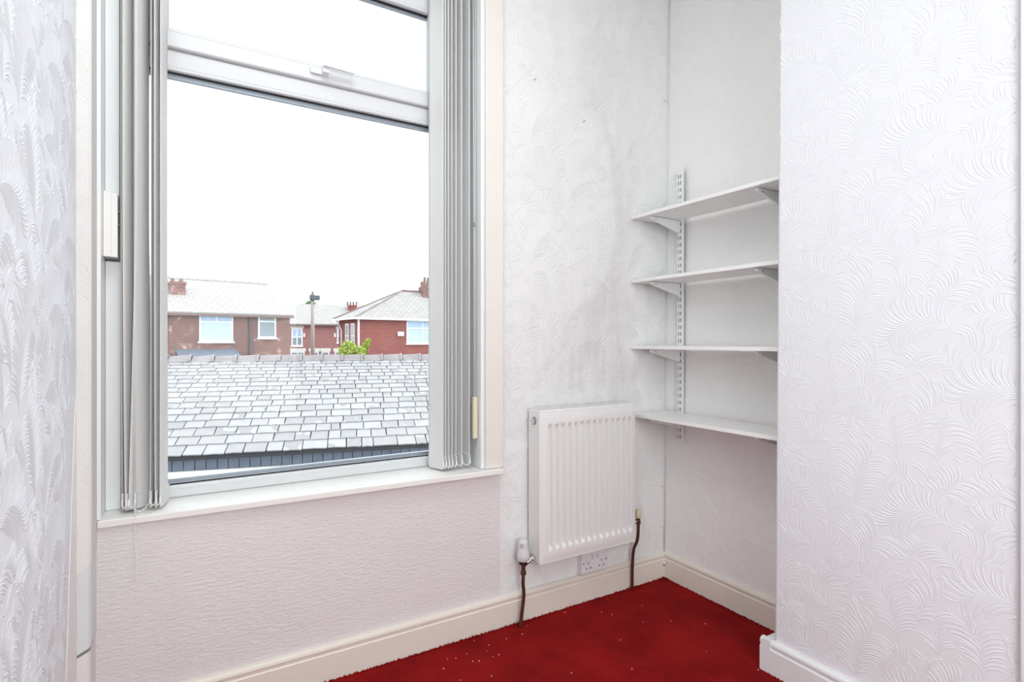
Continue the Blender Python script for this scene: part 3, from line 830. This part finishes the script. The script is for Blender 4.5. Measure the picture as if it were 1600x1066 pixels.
# double socket under the radiator
sk = thing('wall_socket', (1.535, 1.8995, 0.125), 'white double plug socket on the wall below the radiator', 'socket')
SX, SZ = 1.462, 0.126
MB().box(SX, SX + 0.150, 1.879, 1.8995, SZ, SZ + 0.090).build('back_box', M['plastic'], sk, bevel=0.002)
MB().box(SX + 0.001, SX + 0.149, 1.870, 1.8788, SZ + 0.001, SZ + 0.089).build('faceplate', M['plastic'], sk, bevel=0.003)
for cxs in (0.040, 0.112):
    for dx, dz, ww, hh in ((0, 0.044, 0.0035, 0.0085), (-0.0111, 0.022, 0.007, 0.0045), (0.0111, 0.022, 0.007, 0.0045)):
        MB().box(SX + cxs + dx - ww / 2, SX + cxs + dx + ww / 2, 1.8694, 1.8705, SZ + dz - hh / 2, SZ + dz + hh / 2).build('pin_hole', M['darkhole'], sk)
for cxs in (0.062, 0.090):
    MB().box(SX + cxs - 0.006, SX + cxs + 0.006, 1.867, 1.8702, SZ + 0.056, SZ + 0.078).build('rocker_switch', M['upvc'], sk, bevel=0.001)
for cxs in (0.012, 0.138):
    MB().lathe([(0.004, 0), (0.004, 0.001)], (SX + cxs, 1.8703, SZ + 0.045), (0, -1, 0), 10).build('screw', M['steel'], sk)

# cable down the alcove corner
cb = thing('corner_cable', (1.98, 1.88, 0.12), 'thin white painted cable clipped down the alcove corner', 'cable')
MB().tube([(d2(z) - 0.0035, D1 - 0.0035, z) for z in (0.1195, 0.8, 1.6, 2.4, ZC - 0.002)], 0.0032, 8).build('cable', M['whitepaint'], cb, smooth=True)
for z in (0.245, 0.44, 1.25, 2.3):
    MB().lathe([(0.007, 0), (0.0085, 0.004), (0.005, 0.009), (0.001, 0.010)], (d2(z) - 0.020, D1 - 0.0005, z), (0, -1, 0), 10).build('clip', M['plastic'], cb, smooth=True)
kb = thing('skirting_knob', (1.968, 1.872, 0.06), 'small white round cable clip low on the cream skirting corner', 'clip')
MB().lathe([(0.007, 0), (0.009, 0.004), (0.006, 0.010), (0.001, 0.011)], (1.966, D1 - 0.0205, 0.074), (0, -1, 0), 12).build('cap', M['plastic'], kb, smooth=True)
MB().lathe([(0.003, 0), (0.003, 0.004)], (1.966, D1 - 0.0205, 0.060), (0, -1, 0), 8).build('tack', M['steel'], kb, smooth=True)
# nails left in the wall
for (x, z, lab) in ((1.2375, 2.214, 'small dark nail high in the papered wall above the pale oval mark'), (1.495, 2.094, 'tiny dark nail in the wall within the pale oval mark')):
    tag(MB().lathe([(0.0012, 0), (0.0012, 0.010), (0.003, 0.0105), (0.003, 0.012)], (x, D1 + 0.0005, z), (0.15, -1, 0.25), 8).build('nail', M['steel'], smooth=True), lab, 'nail')

# frayed carpet edge along the skirting, and flakes of paint on the pile
fz = MB(); rng = random.Random(4)
def tuft(x, y, r, h):
    a = rng.uniform(0, 6.28)
    b = [(x + r * math.cos(a + k * 2.094), y + r * math.sin(a + k * 2.094), -0.001) for k in range(3)]
    fz.add(b + [(x + rng.uniform(-r, r), y + rng.uniform(-r, r), h)], [(0, 1, 3), (1, 2, 3), (2, 0, 3)])
x = -0.1
while x < 1.97:
    tuft(x, 1.878 - rng.uniform(0, 0.006), rng.uniform(0.003, 0.007), rng.uniform(0.003, 0.009)); x += rng.uniform(0.002, 0.007)
y = 1.2
while y < 1.88:
    tuft(1.971 - rng.uniform(0, 0.006), y, rng.uniform(0.003, 0.007), rng.uniform(0.003, 0.008)); y += rng.uniform(0.002, 0.007)
y = 0.5
while y < 1.2:
    tuft(1.706 - rng.uniform(0, 0.006), y, rng.uniform(0.003, 0.006), rng.uniform(0.003, 0.007)); y += rng.uniform(0.003, 0.008)
for (cx, cy) in ((1.146, 1.862), (1.756, 1.86), (1.955, 1.865)):
    for k in range(40): tuft(cx + rng.gauss(0, 0.022), min(1.878, cy + rng.gauss(0, 0.006)), 0.005, rng.uniform(0.006, 0.015))
tag(fz.build('carpet_fringe', M['carpet'], floor), kind='stuff')
fl = MB()
for k in range(36):
    x, y = (rng.uniform(0.7, 1.9), rng.uniform(0.9, 1.86)) if k < 26 else (rng.gauss(0.95, 0.12), 1.80 - abs(rng.gauss(0, 0.05)))
    r = rng.uniform(0.0008, 0.0022); h = rng.uniform(0.001, 0.002)
    fl.add([(x - r, y - r * 0.6, 0.001), (x + r, y - r * 0.8, 0.001), (x + r * 0.7, y + r, 0.002), (x - r * 0.6, y + r * 0.8, 0.002), (x, y, h + 0.001)], [(0, 1, 4), (1, 2, 4), (2, 3, 4), (3, 0, 4), (3, 2, 1, 0)])
tag(fl.build('paint_flakes', M['bare']), 'tiny white flakes of paint scattered over the red carpet', 'flakes', kind='stuff')

# ------------------------------------------------------------------ shelving
ZSH = (1.705, 1.411, 1.106, 0.793)
names = ('topmost', 'second highest', 'third highest', 'lowest')
SHX = 1.772
RAILY = (1.795, 1.262)
def rail(y, lab):
    m = MB(); z0, z1 = 0.667, 1.940
    xw = d2(0.667) - 0.0035
    xf = xw - 0.0135
    yl, yr = y - 0.0135, y + 0.0135
    # face with two rows of punched slots
    cols = [yl, y - 0.0078, y - 0.0040, y + 0.0040, y + 0.0078, yr]
    zz = [z0]; z = z0 + 0.012
    while z + 0.02 < z1: zz += [z, z + 0.017]; z += 0.032
    zz.append(z1)
    pts = {}
    def V(i, j):
        if (i, j) not in pts:
            pts[(i, j)] = len(m.v); m.v.append((xf, cols[i], zz[j]))
        return pts[(i, j)]
    for j in range(len(zz) - 1):
        for i in range(5):
            if j % 2 == 1 and i in (1, 3): continue
            m.f.append((V(i, j), V(i + 1, j), V(i + 1, j + 1), V(i, j + 1)))
    m.box(xf, xw, yl - 0.0012, yl, z0, z1); m.box(xf, xw, yr, yr + 0.0012, z0, z1)
    t = thing('shelf_upright', (xw, y, z0), lab, 'shelf rail', 'slotted shelf uprights in the alcove')
    m.build('channel', M['rail'], t)
    MB().box(xw - 0.0015, xw - 0.0005, yl, yr, z0, z1).build('slot_shade', M['darkhole'], t)  # near-black sheet stands in for the shade inside the slots
    return xf
XF = rail(RAILY[0], 'white slotted steel upright on the alcove wall near the radiator')
rail(RAILY[1], 'white slotted steel upright behind the chimney breast corner')
for z, nm in zip(ZSH, names):
    zt = z + 0.0075; zb = z - 0.0075
    back = min(d2(z) - 0.004, XF - 0.001)
    sh = MB().box(SHX, back, yb(z) + 0.006, D1 - 0.004, zb, zt)
    tag(sh.build('shelf', M['shelf'], bevel=0.0012), {'topmost': 'topmost white melamine alcove shelf', 'second highest': 'second highest white melamine alcove shelf',
        'third highest': 'third highest white melamine alcove shelf', 'lowest': 'lowest white melamine alcove shelf just above radiator height'}[nm], 'shelf', 'white alcove shelves')
    for y, wh in zip(RAILY, ('by the radiator wall', 'by the chimney breast')):
        b = thing('shelf_bracket', (XF, y, zb - 0.055), 'white steel bracket under the %s shelf, %s' % (nm, wh), 'bracket', 'brackets under the alcove shelves')
        prof = [(XF - 0.0008, zb - 0.0015), (1.797, zb - 0.0015), (1.793, zb - 0.005), (1.794, zb - 0.011), (1.803, zb - 0.0155), (1.90, zb - 0.040), (XF - 0.012, zb - 0.058), (XF - 0.0008, zb - 0.058)]
        MB().prism(prof, 1, y - 0.0055, y + 0.0055).build('arm', M['bracket'], b, bevel=0.0012)
        MB().lathe([(0.0028, 0), (0.0028, 0.002), (0.0012, 0.003)], (1.823, y - 0.0055, zb - 0.012), (0, -1, 0), 8).build('screw', M['steel'], b, smooth=True)

# ------------------------------------------------------------------ outside
SN, CS = math.sin(YAW), math.cos(YAW)
def from_view(x, t):          # x to the right of, t ahead of the camera, in metres
    return Vector((t * SN + x * CS, t * CS - x * SN, 0))
ZG = -3.0
struct('ground', MB().box(-60, 90, 3.0, 130, ZG - 0.2, ZG), M['asphalt'])

# ---- outbuilding with a slate roof of diminishing courses
e0 = Vector((-0.128, 9.785, -0.602)); rot = math.atan2(-0.978, 3.713)
ob = thing('outbuilding', (e0.x, e0.y, ZG), 'low outbuilding with a pale weathered slate roof and painted board front', 'outbuilding', rz=rot)
EZ = -0.602 - ZG
PITCH = math.atan2(1.35, 3.34)
U0, U1, SLOPE = -3.6, 8.4, 3.60
deck = MB().box(U0, U1, 0.0, SLOPE, -0.06, -0.012).build('roof', M['roofdark'])
deck.parent = ob; deck.location = (0, 0, EZ); deck.rotation_euler = (PITCH, 0, 0)
me = deck.data; me.transform(Matrix.Translation(W[deck.name]))
W[deck.name] = Vector((0, 0, 0))
# slate prototypes: unit width and length, ragged lower edge
rng = random.Random(11)
protos = []
for q in range(8):
    j = lambda a: rng.uniform(-a, a)
    low = [(-0.5 + j(0.01), 0.0 + j(0.03)), (-0.47 + j(0.02), -0.02 + j(0.02)), (0.0, j(0.025)), (0.46 + j(0.02), -0.02 + j(0.02)), (0.5 + j(0.01), 0.0 + j(0.03))]
    top = [(0.5, 1.0), (-0.5, 1.0)]
    mb = MB().prism(low + top, 2, 0.0, 1.0)
    me = mb.mesh('slate'); me.materials.append(M['slate']); protos.append(me)
rest = MB(); count = 0; v = -0.05; row = 0; cand = []
while v < SLOPE - 0.06:
    f = max(0.0, v / SLOPE)
    ex = 0.285 - 0.145 * f ** 0.8
    u = U0 + rng.uniform(0, 0.2)
    while u < U1:
        wd = rng.uniform(0.24, 0.40) * (1 - 0.12 * f)
        if rng.random() < 0.12: wd *= 0.62
        cand.append((u + wd / 2, v + rng.uniform(-0.010, 0.010), wd - 0.014, ex, rng.uniform(-0.9, 0.9), rng.randrange(8)))
        u += wd
    v += ex; row += 1
# the ones seen through the pane become objects
def view_px(u, vv):
    p = Vector((u, vv * math.cos(PITCH), 0)); p.rotate(Matrix.Rotation(rot, 3, 'Z')); p += e0
    t = p.x * SN + p.y * CS; x = p.x * CS - p.y * SN
    return 800 + FPX * x / t
vis = [c for c in cand if 232 < view_px(c[0], c[1]) < 700]
vis.sort(key=lambda c: c[1])
vis_set = set(map(id, vis[:300]))
for c in cand:
    u, vv, wd, ex, ta, q = c
    ln = ex + 0.07
    tilt = -math.atan2(0.022, ln)
    mat = Matrix.Translation((u, vv, 0.012)) @ Matrix.Rotation(R(ta), 4, 'Z') @ Matrix.Rotation(tilt, 4, 'X') @ Matrix.Diagonal((wd, ln, 0.017, 1))
    if id(c) in vis_set:
        o = bpy.data.objects.new('slate', protos[q]); C.objects.link(o); o.parent = deck
        o.matrix_local = mat if False else mat
        o.matrix_basis = mat
    else:
        rest.add([mat @ Vector(p.co) for p in protos[q].vertices], [tuple(p.vertices) for p in protos[q].polygons])
tag(rest.build('slates', M['slate'], deck), kind='stuff')
# rear slope
rs = MB().prism([(SLOPE * math.cos(PITCH), EZ + SLOPE * math.sin(PITCH) - 0.02), (SLOPE * math.cos(PITCH) + 3.3, EZ + 0.0), (SLOPE * math.cos(PITCH) + 3.3, EZ - 0.06), (SLOPE * math.cos(PITCH), EZ + SLOPE * math.sin(PITCH) - 0.08)], 0, U0, U1)
rs.build('rear_roof', M['ridge'], ob)
# ridge tiles
ty, tz = SLOPE * math.cos(PITCH), EZ + SLOPE * math.sin(PITCH)
pr = []
prof = [(-0.17, -0.055), (-0.10, 0.020), (-0.04, 0.072), (0, 0.084), (0.04, 0.072), (0.10, 0.020), (0.17, -0.055)]
inn = [(a * 0.86, b - 0.018) for a, b in prof][::-1]
tm = MB().prism(prof + inn, 0, -0.205, 0.205)
col = [(a * 1.08, b * 1.0 + 0.014) for a, b in prof]; coli = [(a * 0.99, b) for a, b in prof][::-1]
tm.prism(col + coli, 0, 0.165, 0.210)
tme = tm.mesh('ridge_tile'); tme.materials.append(M['ridge'])
x = U0 + 0.2; k = 0
while x < U1:
    o = bpy.data.objects.new('ridge_tile', tme); C.objects.link(o); o.parent = ob
    o.location = (x, ty, tz + rng.uniform(-0.008, 0.008)); o.rotation_euler = (rng.uniform(-0.06, 0.06), -0.05 + rng.uniform(-0.03, 0.03), rng.uniform(-0.02, 0.02))
    x += 0.428
# board front under the eaves
MB().box(U0, U1, 0.20, ty + 3.2, 0, EZ - 0.07).build('core_wall', M['roofdark'], ob)
MB().box(U0, U1, 0.02, 0.06, EZ - 0.10, EZ - 0.03).build('fascia_board', M['roofdark'], ob)
bu = MB().box(-0.074, 0.074, -0.012, 0.012, 0, 0.19).mesh('board'); bu.materials.append(M['boardblue'])
bl = MB().box(-0.074, 0.074, -0.012, 0.012, 0, EZ - 0.40).mesh('board'); bl.materials.append(M['boardred'])
x = U0 + 0.1
while x < U1 - 0.05:
    for me, z in ((bu, EZ - 0.29), (bl, 0.0)):
        o = bpy.data.objects.new('board', me); C.objects.link(o); o.parent = ob; o.location = (x, 0.18 + rng.uniform(-0.003, 0.003), z)
    x += 0.158
MB().box(U0, U1, 0.10, 0.19, EZ - 0.385, EZ - 0.285).build('white_rail', M['railwhite'], ob)

# ---- houses: local frame of a facade, s along it, d away from us, z up
def facade(pl, tl, pr_, tr):
    a = from_view((pl - 800) / FPX * tl, tl); b = from_view((pr_ - 800) / FPX * tr, tr)
    d = (b - a); ang = math.atan2(d.y, d.x)
    return a, ang, d.length
def on_facade(a, ang, px, py, dd=0.0):
    """where the sight line through an image point meets the facade: s, z above ground"""
    ex = Vector((math.cos(ang), math.sin(ang), 0)); ey = Vector((-math.sin(ang), math.cos(ang), 0))
    r = from_view((px - 800) / FPX, 1.0)
    o = a + ey * dd
    k = o.dot(ey) / r.dot(ey)
    p = r * k
    return (p - a).dot(ex), EYE + (534 - py) / FPX * k - ZG
def house_window(h, s0, s1, z0, z1, dd, cols=1, toplight=0.3, pane='curtain', top='paneblue', sill=True, lintel=None, fw=0.07, split=True):
    f = MB(); y0, y1 = dd - 0.04, dd + 0.06
    f.box(s0, s0 + fw, y0, y1, z0, z1).box(s1 - fw, s1, y0, y1, z0, z1).box(s0 + fw, s1 - fw, y0, y1, z0, z0 + fw).box(s0 + fw, s1 - fw, y0, y1, z1 - fw, z1)
    zt = z1 - (z1 - z0) * toplight if toplight else None
    if zt: f.box(s0 + fw, s1 - fw, y0, y1, zt - fw / 2, zt + fw / 2)
    xs = [s0 + fw] + [s0 + (s1 - s0) * (i + 1) / cols for i in range(cols - 1)] + [s1 - fw]
    for xm in xs[1:-1]:
        f.box(xm - fw / 2, xm + fw / 2, y0, y1, (zt if (zt and not split) else z0 + fw), z1 - fw)
    if sill: f.box(s0 - 0.06, s1 + 0.06, dd - 0.12, dd + 0.02, z0 - 0.07, z0)
    wobj = f.build('window', M['exwhite'], h)
    if zt:
        for a, b in zip(xs, xs[1:]): MB().box(a, b, dd - 0.01, dd, zt, z1 - fw).build('pane', M[top], wobj)
    zz = zt or z1 - fw
    if split:
        for a, b in zip(xs, xs[1:]): MB().box(a, b, dd - 0.01, dd, z0 + fw, zz).build('pane', M[pane], wobj)
    else: MB().box(xs[0], xs[-1], dd - 0.01, dd, z0 + fw, zz).build('pane', M[pane], wobj)
    if lintel: MB().box(s0 - 0.1, s1 + 0.1, dd - 0.05, dd + 0.05, z1 + 0.01, z1 + lintel).build('lintel', M['stone'], h)
    return wobj

# left house
a, ang, L = facade(258, 24.1, 453, 27.5)
lh = thing('brick_house', (a.x, a.y, ZG), 'mottled old brick house with pale slate roof, white windows and dark downpipe', 'house', rz=ang)
EV = EYE + 1.30 - ZG
RD = EYE + 3.02 - ZG
DEP = 7.0
X0, X1 = -7.0, L
MB().box(X0, X1, 0, DEP, 0, EV).add([(X1 - 0.001, 0, EV), (X1 - 0.001, DEP, EV), (X1 - 0.001, DEP / 2, RD - 0.1), (X1 - 0.25, 0, EV), (X1 - 0.25, DEP, EV), (X1 - 0.25, DEP / 2, RD - 0.1)], [(0, 1, 2), (3, 5, 4), (0, 2, 5, 3), (1, 4, 5, 2)]).build('wall', M['brick_old'], lh)
sl_ = (RD - EV) / (DEP / 2)
rf = MB().prism([(-0.22, EV - 0.22 * sl_ + 0.02), (DEP / 2, RD + 0.02), (DEP + 0.22, EV - 0.22 * sl_ + 0.02), (DEP + 0.22, EV - 0.22 * sl_ + 0.12), (DEP / 2, RD + 0.14), (-0.22, EV - 0.22 * sl_ + 0.12)], 0, X0, X1 + 0.1)
lroof = rf.build('roof', M['far_slate'], lh)
MB().box(X0, X1 + 0.1, -0.30, -0.20, EV - 0.16, EV - 0.06).build('gutter', M['fascia'], lh)
x = X0 + 0.2
rtm = MB().prism([(-0.14, -0.05), (0, 0.07), (0.14, -0.05)], 0, -0.2, 0.2).mesh('ridge_tile'); rtm.materials.append(M['far_slate'])
while x < X1:
    o = bpy.data.objects.new('ridge_tile', rtm); C.objects.link(o); o.parent = lh; o.location = (x, DEP / 2, RD + 0.14); x += 0.42
s0, z0 = on_facade(a, ang, 311, 535); s1, z1 = on_facade(a, ang, 364, 492)
house_window(lh, s0, s1, z0, z1, 0.0, cols=2, toplight=0.30, pane='curtain', split=False)
s0, z0 = on_facade(a, ang, 403, 529); s1, z1 = on_facade(a, ang, 431, 493)
house_window(lh, s0, s1, z0, z1, 0.0, cols=1, toplight=0.30, pane='panedark', top='panedark')
s0, _ = on_facade(a, ang, 390.5, 520)
MB().tube([(s0, -0.08, 0), (s0, -0.08, EV - 0.1)], 0.055, 8).build('downpipe', M['pipeblack'], lh)
s0, zc = on_facade(a, ang, 267, 464, 1.5); s1, zt = on_facade(a, ang, 290, 442, 1.5)
ch = MB().box(s0, s1, 1.5, 2.3, EV, zt).box(s0 - 0.04, s1 + 0.04, 1.46, 2.34, zt - 0.12, zt).build('chimney', M['brick_old'], lh)
for k in range(2):
    MB().lathe([(0.11, 0), (0.09, 0.1), (0.08, 0.18)], ((s0 + s1) / 2 - 0.18 + 0.36 * k, 1.9, zt), (0, 0, 1), 10).build('chimney_pot', M['fascia'], ch)
s0, z0 = on_facade(a, ang, 280, 557, -1.2); s1, z1 = on_facade(a, ang, 378, 552, -1.2)
MB().prism([(0.0, z1 + 0.15), (-1.6, z0 - 0.15), (-1.6, z0 - 0.22), (0.0, z1 + 0.02)], 0, s0, s1).build('lean_to_roof', M['boardblue'], lh)
MB().box(s0, s1, -1.4, 0, 0, z0 - 0.24).build('lean_to_wall', M['brick_old'], lh)

# right house with hipped roof
a, ang, L = facade(558, 31.2, 672, 34.0)
rh = thing('brick_house', (a.x, a.y, ZG), 'red brick house with pale hipped slate roof beyond the leafy shrub', 'house', rz=ang)
EV = EYE + 1.33 - ZG; DEP = 3.0; X1 = L + 7.0; AP = EYE + 3.17 - ZG
MB().box(0, X1, 0, DEP, 0, EV).build('wall', M['brick_red'], rh)
o_ = 0.28
v_ = [(-o_, -o_, EV), (X1 + o_, -o_, EV), (X1 + o_, DEP + o_, EV), (-o_, DEP + o_, EV), (3.5, DEP / 2, AP), (X1 - 3.5, DEP / 2, AP)]
MB().add(v_, [(0, 1, 5, 4), (1, 2, 5), (2, 3, 4, 5), (3, 0, 4), (3, 2, 1, 0)]).build('roof', M['far_slate'], rh)
MB().tube([v_[0], v_[4]], 0.06, 6).build('hip_tile', M['ridge'], rh)
MB().tube([v_[3], v_[4]], 0.07, 6).build('hip_tile', M['fascia'], rh)
MB().tube([v_[4], v_[5]], 0.08, 6).build('ridge_tile', M['fascia'], rh)
MB().box(-o_ - 0.02, X1, -o_ - 0.05, -o_ + 0.03, EV - 0.10, EV + 0.02).box(-o_ - 0.05, -o_ + 0.03, -o_, DEP + o_, EV - 0.10, EV + 0.02).build('gutter', M['exwhite'], rh)
s0, z0 = on_facade(a, ang, 635, 538); s1, z1 = on_facade(a, ang, 684, 503)
house_window(rh, s0, s1, z0, z1, 0.0, cols=2, toplight=0.33, pane='curtain')
s0, z0 = on_facade(a, ang, 620.5, 526.5); s1, z1 = on_facade(a, ang, 630, 519.5)
MB().box(s0, s1, -0.14, 0, z0, z1).build('alarm_box', M['exwhite'], rh, bevel=0.03)
MB().tube([(0.06, -0.07, 0), (0.06, -0.07, EV - 0.1)], 0.06, 8).build('downpipe', M['exwhite'], rh)
MB().tube([(-0.09, DEP - 0.7, 0), (-0.09, DEP - 0.7, EV - 0.7), (-0.25, DEP - 0.3, EV - 0.08)], 0.045, 8).build('downpipe', M['exwhite'], rh)
for d0 in (0.35, 1.25):
    w_ = MB().box(-0.05, 0.0, d0, d0 + 0.55, EV - 1.75, EV - 0.3).build('window', M['exwhite'], rh)
    MB().box(-0.06, -0.045, d0 + 0.08, d0 + 0.47, EV - 1.67, EV - 1.05).box(-0.06, -0.045, d0 + 0.08, d0 + 0.47, EV - 0.98, EV - 0.38).build('pane', M['panedark'], w_)
s0, z0 = on_facade(a, ang, 661, 468, 1.1); s1, z1 = on_facade(a, ang, 676, 441, 1.1)
ch = MB().box(s0, s1, 1.1, 1.75, EV + 0.5, z1 - 0.35).box(s0 + 0.12, s1, 1.15, 1.7, z1 - 0.35, z1).build('chimney', M['brick_old'], rh)
for k in range(2):
    MB().lathe([(0.10, 0), (0.085, 0.2), (0.08, 0.28)], (s0 + 0.28 + 0.25 * k, 1.42, z1), (0, 0, 1), 10).build('chimney_pot', M['fascia'], ch)

# far terrace
a, ang, L = facade(440, 45.5, 600, 47.5)
th = thing('brick_terrace', (a.x, a.y, ZG), 'distant red brick terrace with cream window lintels behind the pole', 'house', rz=ang)
EV = EYE + 1.44 - ZG; DEP = 8.0; RD = EYE + 3.24 - ZG
MB().box(-4, L + 6, 0, DEP, 0, EV).build('wall', M['brick_far'], th)
MB().prism([(-0.25, EV - 0.10), (DEP / 2, RD), (DEP + 0.25, EV - 0.1), (DEP + 0.25, EV), (DEP / 2, RD + 0.12), (-0.25, EV)], 0, -4, L + 6).build('roof', M['far_slate'], th)
MB().box(-4, L + 6, -0.34, -0.22, EV - 0.16, EV - 0.05).build('gutter', M['fascia'], th)
for (p0, p1, q0, q1) in ((455.5, 473, 542, 514), (526.5, 540, 537, 515.5)):
    s0, z0 = on_facade(a, ang, p0, q0); s1, z1 = on_facade(a, ang, p1, q1)
    house_window(th, s0, s1, z0, z1, 0.0, cols=2, toplight=0.5, pane='panedark', top='paneblue', lintel=0.25, fw=0.1)
for (p0, p1) in ((454, 476), (484.5, 498), (502.5, 515), (523, 534)):
    s0, z0 = on_facade(a, ang, p0, 572); s1, z1 = on_facade(a, ang, p1, 550.5)
    house_window(th, s0, s1, z0, z1, 0.0, cols=2 if p1 - p0 > 15 else 1, toplight=0, pane='panedark', lintel=0.28, fw=0.09)
for px in (475.5, 523.5):
    s0, z0 = on_facade(a, ang, px - 1.3, 528); s1, z1 = on_facade(a, ang, px + 1.3, 522)
    MB().box(s0, s1, -0.12, 0, z0, z1).build('wall_box', M['exwhite'], th)
s0, z0 = on_facade(a, ang, 544, 498, 2.6); s1, z1 = on_facade(a, ang, 556, 478, 2.6)
ch = MB().box(s0, s1, 2.6, 3.4, EV, z1).box(s0 - 0.06, s1 + 0.06, 2.54, 3.46, z1 - 0.14, z1).build('chimney', M['brick_red'], th)
for k in range(4):
    MB().lathe([(0.085, 0), (0.075, 0.2), (0.09, 0.34)], (s0 - 0.08 + 0.26 * k, 3.0, z1), (0, 0, 1), 8).build('chimney_pot', M['fascia'], ch)

# wooden pole with a dark head
p = from_view((488.5 - 800) / FPX * 34, 34)
po = thing('utility_pole', (p.x, p.y, ZG), 'grey weathered pole with a dark head rising before the terrace', 'pole')
zt = EYE + (534 - 468) / FPX * 34
MB().tube([(p.x, p.y, ZG), (p.x, p.y, zt)], [0.15, 0.10], 10).build('post', M['polewood'], po, smooth=True)
MB().lathe([(0.10, 0), (0.20, 0.06), (0.20, 0.32), (0.08, 0.42), (0.05, 0.55), (0.01, 0.60)], (p.x, p.y, zt - 0.12), (0, 0, 1), 10).build('pole_head', M['transformer'], po)
MB().box(p.x + 0.15, p.x + 0.42, p.y - 0.12, p.y + 0.12, zt - 0.08, zt + 0.22).build('lamp_housing', M['transformer'], po, bevel=0.03)

# shrub behind the roof, and a distant tree
def foliage(name, mat, blobs, n, size, label, cat, base, seed):
    rng = random.Random(seed)
    t = thing(name, base, label, cat)
    m = MB()
    for i in range(n):
        c, r = rng.choice(blobs)
        d = Vector((rng.gauss(0, 1), rng.gauss(0, 1), rng.gauss(0, 1))).normalized() * r * rng.uniform(0.55, 1.05)
        q = Vector(c) + d
        ax = Vector((rng.gauss(0, 1), rng.gauss(0, 1), rng.gauss(0, 1))).normalized()
        s_ = size * rng.uniform(0.6, 1.3)
        u = ax.orthogonal().normalized() * s_; v = ax.cross(u).normalized() * s_ * 0.55
        m.add([q - u, q - u * 0.2 + v, q + u, q - u * 0.2 - v], [(0, 1, 2, 3)])
    tag(m.build('foliage', mat, t), kind='stuff')
    st = MB()
    for c, r in blobs:
        st.tube([base, (Vector(base) + Vector(c)) / 2 + Vector((0.05, 0, 0.1)), c], [0.05, 0.035, 0.012], 6)
    st.build('stem', M['bark'], t)
    return t
def at(px, py, t):
    q = from_view((px - 800) / FPX * t, t); return Vector((q.x, q.y, EYE + (534 - py) / FPX * t))
b = at(555, 534, 19); b.z = ZG
foliage('leafy_shrub', M['leaf'], [(at(544, 542, 19), 0.20), (at(553, 549, 19), 0.24), (at(537, 550, 19), 0.19), (at(563, 553, 19), 0.22), (at(546, 554, 19), 0.24), (at(572, 540, 19.2), 0.11), (at(568, 547, 19.2), 0.14), (at(575, 534.5, 19.2), 0.08)], 2100, 0.055,
        'bright yellow-green leafy shrub showing over the slate roof ridge', 'shrub', tuple(b), 5)
b = at(484, 534, 62); b.z = ZG
foliage('distant_tree', M['leafdark'], [(at(484, 477, 62), 0.5), (at(478, 480, 62), 0.4), (at(490, 479, 62), 0.4)], 400, 0.16,
        'small green tree top above the terrace roof beside the pole', 'tree', tuple(b), 6)
